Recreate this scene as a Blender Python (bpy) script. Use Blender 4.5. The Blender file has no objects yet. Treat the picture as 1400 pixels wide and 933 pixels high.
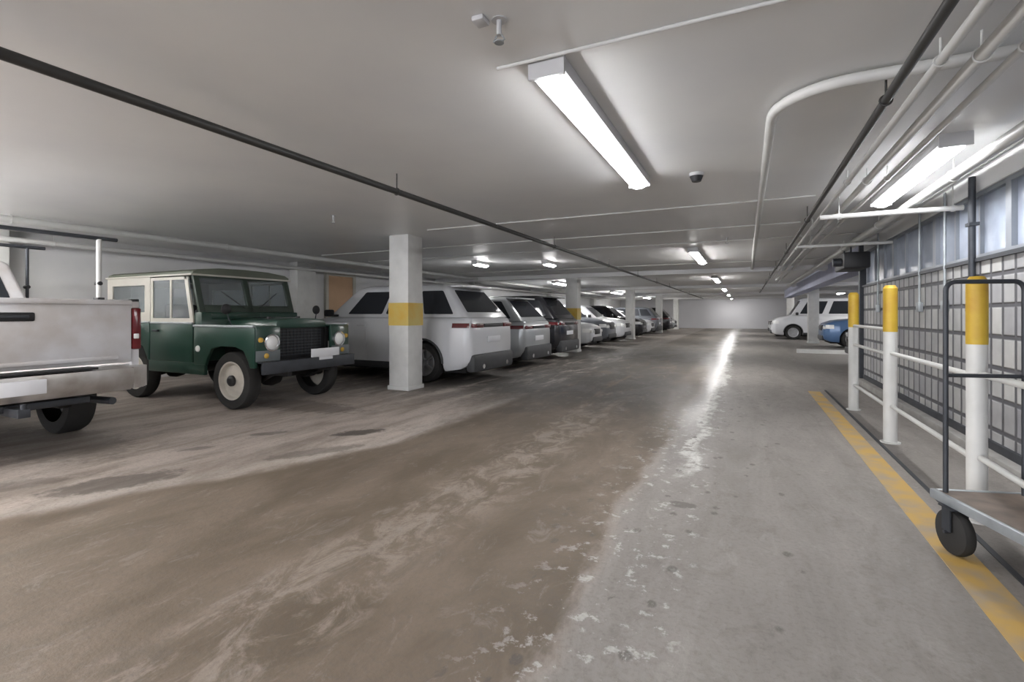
import bpy, bmesh, math, random
from mathutils import Vector, Matrix
random.seed(7)
PI = math.pi
S = bpy.context.scene
COL = S.collection

# ------------------------------------------------------------------ camera, world, exposure
H_EYE, F_PX, YAW, CEIL = 1.28, 670.0, math.atan(320/670.0), 2.60
cd = bpy.data.cameras.new('camera'); cam = bpy.data.objects.new('camera', cd); COL.objects.link(cam)
cam.location = (0, 0, H_EYE); cam.rotation_euler = (PI/2, 0, YAW)
cd.sensor_fit = 'HORIZONTAL'; cd.sensor_width = 36; cd.lens = 36*F_PX/1400
cd.shift_y = -(466.5-429)/1400; cd.clip_start = .05; cd.clip_end = 200
S.camera = cam
w = bpy.data.worlds.new('world'); S.world = w; w.use_nodes = True
w.node_tree.nodes['Background'].inputs[0].default_value = (.72, .74, .8, 1)
w.node_tree.nodes['Background'].inputs[1].default_value = 3.6
S.view_settings.view_transform = 'Standard'; S.view_settings.look = 'None'
S.view_settings.gamma = 1; S.view_settings.use_curve_mapping = False
S.view_settings.exposure = 1.28
LAMP_POWER = 16.0

# ------------------------------------------------------------------ materials
MATS = {}
def mat(name, col, rough=.5, metal=0, var=0.0, scale=4, col2=None, emit=None, bump=0, coat=0, alpha=None, spec=None):
    if name in MATS: return MATS[name]
    m = bpy.data.materials.new(name); m.use_nodes = True; MATS[name] = m
    nt = m.node_tree; p = nt.nodes['Principled BSDF']
    p.inputs['Base Color'].default_value = (*col, 1); p.inputs['Roughness'].default_value = rough
    p.inputs['Metallic'].default_value = metal
    if coat: p.inputs['Coat Weight'].default_value = coat; p.inputs['Coat Roughness'].default_value = .12
    if spec is not None: p.inputs['Specular IOR Level'].default_value = spec
    tc = nt.nodes.new('ShaderNodeTexCoord'); n = nt.nodes.new('ShaderNodeTexNoise')
    nt.links.new(tc.outputs['Object'], n.inputs['Vector']); n.inputs['Scale'].default_value = scale
    n.inputs['Detail'].default_value = 5
    r = nt.nodes.new('ShaderNodeValToRGB'); r.color_ramp.elements[0].position = .35; r.color_ramp.elements[1].position = .68
    c2 = col2 or tuple(c*(1-var) for c in col)
    r.color_ramp.elements[0].color = (*col, 1); r.color_ramp.elements[1].color = (*c2, 1)
    nt.links.new(n.outputs['Fac'], r.inputs['Fac']); nt.links.new(r.outputs['Color'], p.inputs['Base Color'])
    if emit: p.inputs['Emission Color'].default_value = (*emit[0], 1); p.inputs['Emission Strength'].default_value = emit[1]
    if bump:
        b = nt.nodes.new('ShaderNodeBump'); b.inputs['Strength'].default_value = bump; b.inputs['Distance'].default_value = .01
        nt.links.new(n.outputs['Fac'], b.inputs['Height']); nt.links.new(b.outputs['Normal'], p.inputs['Normal'])
    return m
def glass(name, tint, trans):
    if name in MATS: return MATS[name]
    m = bpy.data.materials.new(name); m.use_nodes = True; MATS[name] = m
    nt = m.node_tree; p = nt.nodes['Principled BSDF']; out = nt.nodes['Material Output']
    p.inputs['Base Color'].default_value = (*[t*.35 for t in tint], 1); p.inputs['Roughness'].default_value = .06
    t = nt.nodes.new('ShaderNodeBsdfTransparent'); t.inputs[0].default_value = (*tint, 1)
    mx = nt.nodes.new('ShaderNodeMixShader'); mx.inputs[0].default_value = trans
    nt.links.new(p.outputs[0], mx.inputs[1]); nt.links.new(t.outputs[0], mx.inputs[2]); nt.links.new(mx.outputs[0], out.inputs[0])
    return m
M = {}
M['paint_white'] = mat('white car paint', (.66, .67, .69), .28, .0, .05, 2, coat=.5)
M['paint_dirty'] = mat('dirty white truck paint', (.66, .66, .68), .4, 0, 0, 3, col2=(.50, .47, .45), coat=.2)
M['paint_silver'] = mat('silver car paint', (.42, .44, .45), .3, .4, .1, 2, coat=.5)
M['paint_black'] = mat('black car paint', (.018, .018, .022), .22, 0, .1, 2, coat=.6)
M['paint_grey'] = mat('grey car paint', (.14, .15, .17), .28, .3, .1, 2, coat=.5)
M['paint_blue'] = mat('blue car paint', (.10, .19, .36), .28, .2, .1, 2, coat=.5)
M['green'] = mat('worn green paint', (.013, .045, .031), .34, 0, 0, 3, col2=(.022, .058, .043), coat=.3)
M['green_roof'] = mat('olive grey roof paint', (.13, .145, .11), .5, 0, .15, 3)
M['cream'] = mat('cream hardtop paint', (.55, .53, .47), .45, 0, .1, 3)
M['galv'] = mat('galvanised metal', (.42, .45, .47), .45, .5, .25, 8)
M['steel_dark'] = mat('dark steel', (.06, .065, .075), .5, .5, .2, 8)
M['black'] = mat('black plastic', (.014, .014, .016), .5, 0, .2, 8)
M['under'] = mat('black underbody', (.012, .011, .011), .8, 0, .3, 6)
M['trimgrey'] = mat('dark grey bumper plastic', (.05, .052, .055), .55, 0, .2, 6)
M['rubber'] = mat('tyre rubber', (.022, .021, .02), .8, 0, .2, 10)
M['rim'] = mat('alloy rim', (.42, .42, .43), .3, .7, .1, 10)
M['rim_cream'] = mat('cream steel rim', (.60, .56, .49), .45, 0, .15, 10)
M['chrome'] = mat('chrome', (.75, .76, .78), .15, 1, .03, 5)
M['chrome_dirty'] = mat('salt stained chrome', (.52, .51, .50), .35, .6, 0, 5, col2=(.36, .33, .30))
M['lens'] = mat('clear lamp lens', (.85, .86, .85), .1, 0, .05, 5, coat=.6)
M['amber'] = mat('amber lens', (.62, .38, .06), .2, 0, .1, 5, coat=.5)
M['red'] = mat('red lamp lens', (.13, .010, .014), .18, 0, .2, 12, coat=.6)
M['plate'] = mat('licence plate', (.72, .73, .76), .4, 0, .05, 6)
M['seat'] = mat('dark vinyl seat', (.035, .034, .033), .6, 0, .2, 6)
M['glass_dark'] = glass('tinted car glass', (.10, .11, .13), .25)
M['glass_clear'] = glass('clear car glass', (.88, .93, .95), .66)  # pale base colour paints in bluish reflections on the panes
M['white_pipe'] = mat('white painted pipe', (.62, .62, .60), .45, 0, .1, 3)
M['black_pipe'] = mat('black iron pipe', (.045, .044, .042), .5, .2, .2, 4)
M['conduit'] = mat('ceiling painted conduit', (.60, .60, .59), .5, 0, .08, 3)
M['white_paint'] = mat('white column paint', (.68, .68, .66), .5, 0, 0, 5, col2=(.60, .60, .58), bump=.2)
M['yellow'] = mat('yellow safety paint', (.60, .41, .04), .5, 0, 0, 6, col2=(.50, .29, .03))
M['yellow_soft'] = mat('faded yellow band', (.62, .50, .15), .5, 0, 0, 4, col2=(.64, .40, .06))
M['housing'] = mat('lamp housing', (.52, .52, .53), .5, 0, .05, 4)
M['tube'] = mat('lit lamp diffuser', (1, 1, 1), .5, emit=((.98, .98, 1.0), LAMP_POWER))
M['tube_bright'] = mat('lit bright lamp diffuser', (1, 1, 1), .5, emit=((1.0, .98, .96), LAMP_POWER*3.0))
M['tube_mid'] = mat('lit medium lamp diffuser', (1, 1, 1), .5, emit=((1.0, .98, .97), LAMP_POWER*2))
M['wood'] = mat('worn plywood deck', (.24, .19, .155), .7, 0, 0, 7, col2=(.15, .12, .10), bump=.3)
M['tan'] = mat('tan door paint', (.62, .40, .24), .5, 0, .1, 3)  # tan puts the warm light of a doorway into the colour
M['lavender'] = mat('pale blue wall paint', (.48, .50, .64), .7, 0, .1, 2)
M['pane'] = mat('frosted bluish window', (.40, .45, .54), .22, 0, 0, 2.2, col2=(.27, .30, .36))
M['frame_grey'] = mat('grey window frame', (.25, .27, .30), .45, .3, .1, 4)

# ------------------------------------------------------------------ mesh helpers
class MB:
    def __init__(s): s.bm = bmesh.new()
    def _xf(s, vs, mtx):
        if mtx: bmesh.ops.transform(s.bm, matrix=mtx, verts=vs)
    def box(s, x0, x1, y0, y1, z0, z1, bev=0, seg=2, mtx=None):
        r = bmesh.ops.create_cube(s.bm, size=1); vs = r['verts']
        for v in vs: v.co = Vector(((x0+x1)/2+v.co.x*(x1-x0), (y0+y1)/2+v.co.y*(y1-y0), (z0+z1)/2+v.co.z*(z1-z0)))
        if bev:
            es = list({e for v in vs for e in v.link_edges})
            rr = bmesh.ops.bevel(s.bm, geom=es, offset=bev, segments=seg, affect='EDGES', profile=.5)
            vs = list(set(rr['verts']) | {v for v in vs if v.is_valid})
        s._xf(vs, mtx); return s
    def cyl(s, p0, p1, r, r2=None, n=20):
        p0 = Vector(p0); p1 = Vector(p1); d = p1-p0
        rr = bmesh.ops.create_cone(s.bm, cap_ends=True, segments=n, radius1=r, radius2=r if r2 is None else r2, depth=d.length)
        m = Matrix.Translation((p0+p1)/2) @ d.to_track_quat('Z', 'Y').to_matrix().to_4x4()
        bmesh.ops.transform(s.bm, matrix=m, verts=rr['verts']); return s
    def tube(s, pts, r, n=12, closed=False):
        pts = [Vector(p) for p in pts]; rings = []; N = len(pts); up = None
        for i, p in enumerate(pts):
            a = pts[i-1] if (i > 0 or closed) else p; b = pts[(i+1) % N] if (i < N-1 or closed) else p
            t = (b-a).normalized()
            if up is None:
                up = t.orthogonal().normalized()
            up = (up - t*up.dot(t)).normalized(); sd = t.cross(up)
            rings.append([s.bm.verts.new(p+up*math.cos(2*PI*k/n)*r+sd*math.sin(2*PI*k/n)*r) for k in range(n)])
        for i in range(N if closed else N-1):
            A, B = rings[i], rings[(i+1) % N]
            for k in range(n): s.bm.faces.new((A[k], A[(k+1) % n], B[(k+1) % n], B[k]))
        if not closed: s.bm.faces.new(rings[0][::-1]); s.bm.faces.new(rings[-1])
        return s
    def prism(s, poly, lo, hi, axis='y', bev=0):
        def P(a, b, c): return {'y': (a, c, b), 'x': (c, a, b), 'z': (a, b, c)}[axis]
        A = [s.bm.verts.new(P(a, b, lo)) for a, b in poly]; B = [s.bm.verts.new(P(a, b, hi)) for a, b in poly]
        n = len(poly); fs = [s.bm.faces.new(A[::-1]), s.bm.faces.new(B)]
        for i in range(n): fs.append(s.bm.faces.new((A[i], A[(i+1) % n], B[(i+1) % n], B[i])))
        bmesh.ops.recalc_face_normals(s.bm, faces=fs)
        if bev:
            es = [e for e in fs[0].edges] + [e for e in fs[1].edges]
            bmesh.ops.bevel(s.bm, geom=list(set(es)), offset=bev, segments=2, affect='EDGES', profile=.5)
        return s
    def lathe(s, prof, n=32, mtx=None, cap=True):      # profile (r, y) about the Y axis
        rings = []; vs = []
        for r, y in prof:
            ring = [s.bm.verts.new((r*math.cos(2*PI*k/n), y, r*math.sin(2*PI*k/n))) for k in range(n)]
            rings.append(ring); vs += ring
        fs = []
        for A, B in zip(rings, rings[1:]):
            for k in range(n): fs.append(s.bm.faces.new((A[k], A[(k+1) % n], B[(k+1) % n], B[k])))
        if cap is True: fs.append(s.bm.faces.new(rings[0][::-1]))
        if cap: fs.append(s.bm.faces.new(rings[-1]))
        bmesh.ops.recalc_face_normals(s.bm, faces=fs)
        s._xf(vs, mtx); return s
    def quadpanel(s, P, u0, u1, v0, v1, off, th=.006, nrm=None):
        """panel on the bilinear quad P[0..3] (u along 0-1, v along 0-3), pushed off along its normal"""
        P = [Vector(p) for p in P]
        f = lambda u, v: P[0]*(1-u)*(1-v)+P[1]*u*(1-v)+P[2]*u*v+P[3]*(1-u)*v
        n = (P[1]-P[0]).cross(P[3]-P[0]).normalized()
        if nrm and n.dot(Vector(nrm)) < 0: n = -n
        A = [f(u0, v0), f(u1, v0), f(u1, v1), f(u0, v1)]
        a = [s.bm.verts.new(p+n*off) for p in A]; b = [s.bm.verts.new(p+n*(off-th)) for p in A]
        fs = [s.bm.faces.new(a), s.bm.faces.new(b[::-1])]+[s.bm.faces.new((a[i], b[i], b[(i+1) % 4], a[(i+1) % 4])) for i in range(4)]
        bmesh.ops.recalc_face_normals(s.bm, faces=fs)
        es = [e for e in s.bm.edges if e.is_valid and all(v in a+b for v in e.verts) and (e.verts[0] in a) != (e.verts[1] in a)]
        bmesh.ops.bevel(s.bm, geom=es, offset=.03, segments=3, affect='EDGES', profile=.5)
        return s
    def build(s, name, m, parent=None, loc=None, rot=None, ang=38):
        bmesh.ops.recalc_face_normals(s.bm, faces=s.bm.faces)
        for f in s.bm.faces: f.smooth = True
        for e in s.bm.edges:
            e.smooth = not (len(e.link_faces) == 2 and e.calc_face_angle(0) > math.radians(ang))
        me = bpy.data.meshes.new(name); s.bm.to_mesh(me); s.bm.free()
        me.materials.append(M[m] if isinstance(m, str) else m)
        o = bpy.data.objects.new(name, me); COL.objects.link(o)
        if parent: o.parent = parent
        if loc: o.location = loc
        if rot: o.rotation_euler = rot
        return o
def thing(name, label, cat, loc=(0, 0, 0), rz=0, group=None):
    o = bpy.data.objects.new(name, None); COL.objects.link(o); o.empty_display_size = .2
    o.location = loc; o.rotation_euler = (0, 0, rz); o['label'] = label; o['category'] = cat
    if group: o['group'] = group
    return o
def tag(o, label, cat, group=None):
    o['label'] = label; o['category'] = cat
    if group: o['group'] = group
    return o
def struct(o): o['kind'] = 'structure'; return o
def copy_tree(o, parent=None):
    c = o.copy(); COL.objects.link(c); c.parent = parent
    for ch in list(o.children): copy_tree(ch, c)
    return c
def lerp(tab, x):
    if x <= tab[0][0]: return tab[0][1]
    for (a, va), (b, vb) in zip(tab, tab[1:]):
        if x <= b: return va+(vb-va)*(x-a)/(b-a)
    return tab[-1][1]

# ------------------------------------------------------------------ structure: floor
def node(nt, t, **kw):
    n = nt.nodes.new(t)
    for k, v in kw.items():
        if k in ('operation', 'blend_type', 'data_type', 'interpolation_type'): setattr(n, k, v)
    return n
def floor_material():
    m = bpy.data.materials.new('stained concrete floor'); m.use_nodes = True; nt = m.node_tree; L = nt.links
    p = nt.nodes['Principled BSDF']
    tc = nt.nodes.new('ShaderNodeTexCoord'); sep = nt.nodes.new('ShaderNodeSeparateXYZ'); L.new(tc.outputs['Object'], sep.inputs[0])
    def mapped(sx, sy, off=0, ang=0):
        mp = nt.nodes.new('ShaderNodeMapping'); mp.inputs['Scale'].default_value = (sx, sy, 1)
        mp.inputs['Location'].default_value = (off, off*.7, 0); mp.inputs['Rotation'].default_value = (0, 0, ang)
        L.new(tc.outputs['Object'], mp.inputs[0]); return mp.outputs[0]
    def noise(vec, sc, det=5, rough=.6, dist=0):
        n = nt.nodes.new('ShaderNodeTexNoise'); L.new(vec, n.inputs['Vector']); n.inputs['Scale'].default_value = sc
        n.inputs['Detail'].default_value = det; n.inputs['Roughness'].default_value = rough; n.inputs['Distortion'].default_value = dist
        return n.outputs['Fac']
    def math_(op, a, b=None, clamp=False):
        n = nt.nodes.new('ShaderNodeMath'); n.operation = op; n.use_clamp = clamp
        for i, q in enumerate((a, b)):
            if q is None: continue
            if isinstance(q, (int, float)): n.inputs[i].default_value = q
            else: L.new(q, n.inputs[i])
        return n.outputs[0]
    def step(v, a, b):            # smooth ramp a->b : 0->1
        n = nt.nodes.new('ShaderNodeMapRange'); n.interpolation_type = 'SMOOTHSTEP'; L.new(v, n.inputs[0])
        n.inputs[1].default_value = a; n.inputs[2].default_value = b; n.inputs[3].default_value = 0; n.inputs[4].default_value = 1
        return n.outputs[0]
    def mix(f, a, b):
        n = nt.nodes.new('ShaderNodeMix'); n.data_type = 'RGBA'
        if isinstance(f, (int, float)): n.inputs[0].default_value = f
        else: L.new(f, n.inputs[0])
        for i, q in ((6, a), (7, b)):
            if isinstance(q, tuple): n.inputs[i].default_value = (*q, 1)
            else: L.new(q, n.inputs[i])
        return n.outputs[2]
    X, Y = sep.outputs[0], sep.outputs[1]
    nA = noise(mapped(1, .5), 1.6, 6, .65, .4); nB = noise(mapped(1, .22, 5), 3.0, 6, .7, .6); nC = noise(mapped(1, 1, 9), 9, 5, .7)
    nD = noise(mapped(1, .35, 13), .8, 4, .6, .5); nF = noise(mapped(1, 1, 3), 38, 3, .7); nG = noise(mapped(1, .6, 31), 4.2, 8, .78, .5); nH = noise(mapped(1, .5, 41), 6.3, 8, .8, .7); nT = noise(mapped(1, .55, 21, .15), 5.5, 7, .75, .8)
    Xw = math_('ADD', X, math_('MULTIPLY', math_('SUBTRACT', nA, .5), .55))
    # pale stall concrete
    pale = mix(step(nB, .35, .7), (.52, .455, .405), (.29, .24, .20))
    pale = mix(math_('MULTIPLY', step(nD, .52, .68), .55), pale, (.50, .455, .415))
    # brown drive lane
    brown = mix(step(nA, .35, .66), (.128, .099, .069), (.200, .158, .119))
    brown = mix(math_('MULTIPLY', step(nB, .52, .72), .6), brown, (.125, .094, .068))
    track = math_('MULTIPLY', math_('MULTIPLY', step(Xw, -2.2, -1.95), math_('SUBTRACT', 1, step(Xw, -1.65, -1.35))), step(nT, .44, .6))
    brown = mix(math_('MULTIPLY', track, .6), brown, (.36, .305, .26))
    grey = mix(step(nB, .3, .75), (.285, .262, .242), (.205, .187, .170))
    Xl = math_('ADD', Xw, math_('MULTIPLY', math_('MAXIMUM', math_('SUBTRACT', 3.9, Y), 0), .42))
    lane = math_('MULTIPLY', step(Xl, -3.25, -3.0), math_('SUBTRACT', 1, step(Xw, -.80, -.62)))
    right = step(Xw, -.80, -.62)
    c = mix(lane, pale, brown); c = mix(right, c, grey)
    # bright salty edge where lane meets stalls
    edge = math_('MULTIPLY', math_('MULTIPLY', step(Xl, -3.45, -3.28), math_('SUBTRACT', 1, step(Xl, -3.2, -3.05))), step(nC, .35, .55))
    c = mix(math_('MULTIPLY', edge, .4), c, (.42, .385, .345))
    # salt specks near the wet strip
    sx = math_('MULTIPLY', step(X, -1.15, -.6), math_('SUBTRACT', 1, step(X, -.35, -.15)))
    c = mix(math_('MULTIPLY', math_('MULTIPLY', step(nC, .56, .63), sx), .75), c, (.55, .54, .52))
    # salt line right of the wet strip, further down
    sl = math_('MULTIPLY', math_('MULTIPLY', step(Xw, -.52, -.46), math_('SUBTRACT', 1, step(Xw, -.40, -.34))), math_('MULTIPLY', step(Y, 3.8, 4.6), step(nC, .40, .5)))
    c = mix(math_('MULTIPLY', sl, .8), c, (.66, .66, .62))
    # dark chips
    vo = nt.nodes.new('ShaderNodeTexVoronoi'); vo.inputs['Scale'].default_value = 6.5; L.new(mapped(1, .8, 2), vo.inputs['Vector'])
    chips = math_('MULTIPLY', math_('SUBTRACT', 1, step(vo.outputs['Distance'], .13, .21)), step(nH, .46, .52))
    chx = math_('MULTIPLY', step(X, -1.3, -.8), math_('SUBTRACT', 1, step(X, .2, .6)))
    c = mix(math_('MULTIPLY', math_('MULTIPLY', chips, chx), .75), c, (.09, .08, .07))
    # oil and wet patches (own shapes)
    def spot(x, y, rx, ry, ang=0):
        dx = math_('SUBTRACT', X, x); dy = math_('SUBTRACT', Y, y); ca, sa = math.cos(ang), math.sin(ang)
        u = math_('ADD', math_('MULTIPLY', dx, ca/rx), math_('MULTIPLY', dy, sa/rx))
        v = math_('ADD', math_('MULTIPLY', dx, -sa/ry), math_('MULTIPLY', dy, ca/ry))
        d = math_('SQRT', math_('ADD', math_('MULTIPLY', u, u), math_('MULTIPLY', v, v)))
        d = math_('ADD', d, math_('MULTIPLY', math_('SUBTRACT', nC, .5), 1.6))
        return math_('SUBTRACT', 1, step(d, .7, 1.1))
    tot = None
    for a in SPOTS:
        q = math_('MULTIPLY', spot(*a[:5]), a[5]); tot = q if tot is None else math_('MAXIMUM', tot, q)
    c = mix(tot, c, (.055, .045, .038))
    # dirty dark cross band of melt water
    band = math_('MULTIPLY', math_('MULTIPLY', step(math_('ADD', Y, math_('MULTIPLY', nC, 2)), 6.2, 8.8), math_('SUBTRACT', 1, step(Y, 19, 25))), math_('MULTIPLY', step(nB, .30, .52), math_('SUBTRACT', 1, step(Xw, -1.5, -.6))))
    c = mix(math_('MULTIPLY', band, .92), c, (.07, .064, .058))
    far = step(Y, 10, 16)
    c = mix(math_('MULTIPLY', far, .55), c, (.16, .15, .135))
    c = mix(math_('MULTIPLY', step(nF, .45, .72), .32), c, (.12, .11, .10))
    c = mix(math_('MULTIPLY', step(nG, .50, .66), .30), c, (.11, .095, .08)); c = mix(math_('MULTIPLY', step(nH, .54, .66), .22), c, (.42, .40, .37))
    L.new(c, p.inputs['Base Color'])
    # wetness
    wet = math_('MULTIPLY', math_('MULTIPLY', step(Xw, -1.25, -.75), math_('SUBTRACT', 1, step(Xw, -.55, -.38))), math_('MULTIPLY', step(Y, 4.0, 8.0), .9))
    wet = math_('MAXIMUM', wet, math_('MULTIPLY', math_('MULTIPLY', band, step(nA, .45, .6)), .3))
    wet = math_('MAXIMUM', wet, math_('MULTIPLY', math_('MULTIPLY', step(nD, .45, .6), .35), sx))
    L.new(math_('SUBTRACT', .62, math_('MULTIPLY', wet, .38)), p.inputs['Roughness'])
    b = nt.nodes.new('ShaderNodeBump'); b.inputs['Strength'].default_value = .35; b.inputs['Distance'].default_value = .01
    hh = math_('MULTIPLY', math_('ADD', nC, math_('MULTIPLY', nF, .5)), math_('SUBTRACT', 1, wet)); L.new(hh, b.inputs['Height']); L.new(b.outputs[0], p.inputs['Normal'])
    return m
SPOTS = [(-3.75, 4.05, .30, .13, .9, .85), (-4.3, 2.05, .45, .2, 1.1, .6), (-4.6, 3.6, .2, .08, .9, .55), (-4.7, 2.9, .14, .07, 1, .5),
         (-3.6, 3.3, .45, .12, 1.0, .45), (-5.0, 1.5, .6, .15, 1.1, .4), (-5.6, 4.9, 1.1, .35, 0, .5), (-2.7, 6.0, .5, .25, .9, .4),
         (-4.6, 9.0, .9, .5, 0, .7), (-3.2, 7.6, 1.0, .35, .6, .6), (-.38, 3.45, .10, .06, 0, .6), (1.45, 2.6, .35, .5, 0, .6), (-6.2, 2.4, 1.2, .5, 0, .35)]
def ceil_material():
    m = mat('painted ceiling', (.74, .74, .73), .42, 0, 0, .8, col2=(.67, .67, .675)); nt = m.node_tree; return m
def wall_block_material():
    m = bpy.data.materials.new('pale block wall with dark joints'); m.use_nodes = True; nt = m.node_tree; L = nt.links
    p = nt.nodes['Principled BSDF']; tc = nt.nodes.new('ShaderNodeTexCoord'); sp = nt.nodes.new('ShaderNodeSeparateXYZ'); cb = nt.nodes.new('ShaderNodeCombineXYZ')
    L.new(tc.outputs['Object'], sp.inputs[0]); L.new(sp.outputs[1], cb.inputs[0]); L.new(sp.outputs[2], cb.inputs[1])
    br = nt.nodes.new('ShaderNodeTexBrick'); L.new(cb.outputs[0], br.inputs[0])
    br.inputs['Scale'].default_value = 1; br.inputs['Brick Width'].default_value = .22; br.inputs['Row Height'].default_value = .27
    br.inputs['Mortar Size'].default_value = .028; br.inputs['Mortar Smooth'].default_value = .6
    br.inputs['Color1'].default_value = (.56, .56, .54, 1); br.inputs['Color2'].default_value = (.33, .33, .35, 1); br.inputs['Mortar'].default_value = (.11, .11, .12, 1)
    br.offset = 0
    n = nt.nodes.new('ShaderNodeTexNoise'); L.new(tc.outputs['Object'], n.inputs[0]); n.inputs['Scale'].default_value = 7
    mx = nt.nodes.new('ShaderNodeMix'); mx.data_type = 'RGBA'; mx.blend_type = 'MULTIPLY'; mx.inputs[0].default_value = .35
    L.new(br.outputs['Color'], mx.inputs[6]); L.new(n.outputs['Fac'], mx.inputs[7]); L.new(mx.outputs[2], p.inputs['Base Color'])
    p.inputs['Roughness'].default_value = .6
    b = nt.nodes.new('ShaderNodeBump'); b.invert = True; b.inputs['Strength'].default_value = .8; b.inputs['Distance'].default_value = .015
    L.new(br.outputs['Fac'], b.inputs['Height']); L.new(b.outputs[0], p.inputs['Normal'])
    return m
XL, XR, YB, YF, WX = -10.6, 8.2, -7.0, 46.0, 1.95
YE = 10.9
M['floor'] = floor_material(); M['ceil'] = ceil_material(); M['block'] = wall_block_material()
M['wall'] = mat('white painted concrete wall', (.74, .74, .73), .6, 0, 0, 1.5, col2=(.68, .68, .69), bump=.1)
M['far'] = mat('far wall paint', (.66, .66, .68), .6, 0, .06, .6)
def sbox(name, m, *a, bev=0): return struct(MB().box(*a, bev=bev).build(name, m))
sbox('floor', 'floor', XL-.2, XR+.2, YB-.2, YF+.2, -.15, 0)
sbox('ceiling', 'ceil', XL-.2, XR+.2, YB-.2, YF+.2, CEIL, CEIL+.15)
sbox('wall_left', 'wall', XL-.2, XL, YB, YF, 0, CEIL)
sbox('wall_far', 'far', XL-.2, XR+.2, YF, YF+.2, 0, CEIL)
for i, (a, b) in enumerate(((XL-.2, XL+.6), (-5.3, -4.7), (-.2, .2), (WX, XR+.2))): sbox('wall_back_%d' % (i+1), 'wall', a, b, YB-.2, YB, 0, CEIL)   # unseen back wall, openings added to let fill light in from behind
sbox('wall_right_bay', 'lavender', XR, XR+.2, YE, YF, 0, CEIL)
sbox('wall_return', 'lavender', WX+.2, XR, YE-.2, YE, 0, CEIL)
SILL, WTOP = 1.76, 2.42
sbox('wall_right', 'block', WX, WX+.2, YB, YE, 0, SILL)
sbox('wall_right_header', 'wall', WX, WX+.2, YB, YE, WTOP, CEIL)
sbox('trim_sill', 'steel_dark', WX-.03, WX+.2, YB, YE, SILL, SILL+.035)
M['curb'] = mat('worn concrete curb', (.34, .33, .31), .7, 0, .25, 5)
sbox('trim_curb', 'curb', WX-.12, WX, YB, YE-.1, 0, .10, bev=.01)
sbox('trim_curb_gap', 'steel_dark', WX-.03, WX, YB, YE-.1, .10, .17)
sbox('trim_walkway_joint', 'steel_dark', 1.175, 1.205, YB+1, 9.6, 0, .006)
# clerestory windows over the block wall: frames and panes
wy = YB; k = 0
while wy < YE-.1:
    y1 = min(wy+1.78, YE); k += 1
    f = MB()
    f.box(WX+.02, WX+.12, wy, wy+.05, SILL+.035, WTOP).box(WX+.02, WX+.12, y1-.05, y1, SILL+.035, WTOP)
    f.box(WX+.02, WX+.12, wy+.05, y1-.05, WTOP-.04, WTOP).box(WX+.02, WX+.12, wy+.05, y1-.05, SILL+.035, SILL+.075)
    for q in (1/3, 2/3): yy = wy+(y1-wy)*q; f.box(WX+.03, WX+.11, yy-.02, yy+.02, SILL+.075, WTOP-.04)
    fo = struct(f.build('window_%d' % k, 'frame_grey'))
    MB().box(WX+.06, WX+.075, wy+.05, y1-.05, SILL+.07, WTOP-.04).build('pane', 'pane', fo)
    wy = y1
sbox('trim_bulkhead', 'lavender', 1.98, 2.34, YE+.12, 32, 2.17, CEIL)
# dark steel jamb closing the block wall
sbox('trim_jamb', 'steel_dark', WX-.06, WX+.2, YE, YE+.12, 0, CEIL)
# left wall: pilasters, door tinted as a warm-lit doorway, ledge
for i, y in enumerate((-1.2, 3.2, 9.2, 18.2, 27.2, 36.2)):
    sbox('trim_pilaster_%d' % (i+1), 'white_paint', XL, XL+.3, y-.3, y+.3, 0, CEIL, bev=.01)
d = struct(MB().box(XL, XL+.05, 10.15, 11.1, 0, 2.35, bev=.01).build('door_1', 'tan'))
MB().box(XL, XL+.08, 10.05, 10.15, 0, 2.42).box(XL, XL+.08, 11.1, 11.2, 0, 2.42).box(XL, XL+.08, 10.15, 11.1, 2.35, 2.42).build('door_frame', 'cream', d)
MB().cyl((XL+.05, 10.25, 1.0), (XL+.11, 10.25, 1.0), .012).cyl((XL+.11, 10.25, 1.0), (XL+.11, 10.37, 1.0), .011).build('door_handle', 'chrome', d)
# yellow painted line
def stripe_mat():
    m = bpy.data.materials.new('worn yellow floor paint'); m.use_nodes = True; nt = m.node_tree; L = nt.links; p = nt.nodes['Principled BSDF']
    tc = nt.nodes.new('ShaderNodeTexCoord'); n = nt.nodes.new('ShaderNodeTexNoise'); n.inputs['Scale'].default_value = 5; n.inputs['Detail'].default_value = 7
    L.new(tc.outputs['Object'], n.inputs[0]); r = nt.nodes.new('ShaderNodeValToRGB'); L.new(n.outputs['Fac'], r.inputs[0])
    r.color_ramp.elements[0].position = .40; r.color_ramp.elements[0].color = (.52, .33, .085, 1)
    r.color_ramp.elements[1].position = .66; r.color_ramp.elements[1].color = (.36, .29, .20, 1)
    L.new(r.outputs[0], p.inputs['Base Color']); p.inputs['Roughness'].default_value = .6; return m
M['stripe'] = stripe_mat()
sbox('trim_yellow_line', 'stripe', .92, 1.09, -2, 9.4, 0, .003)

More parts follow.
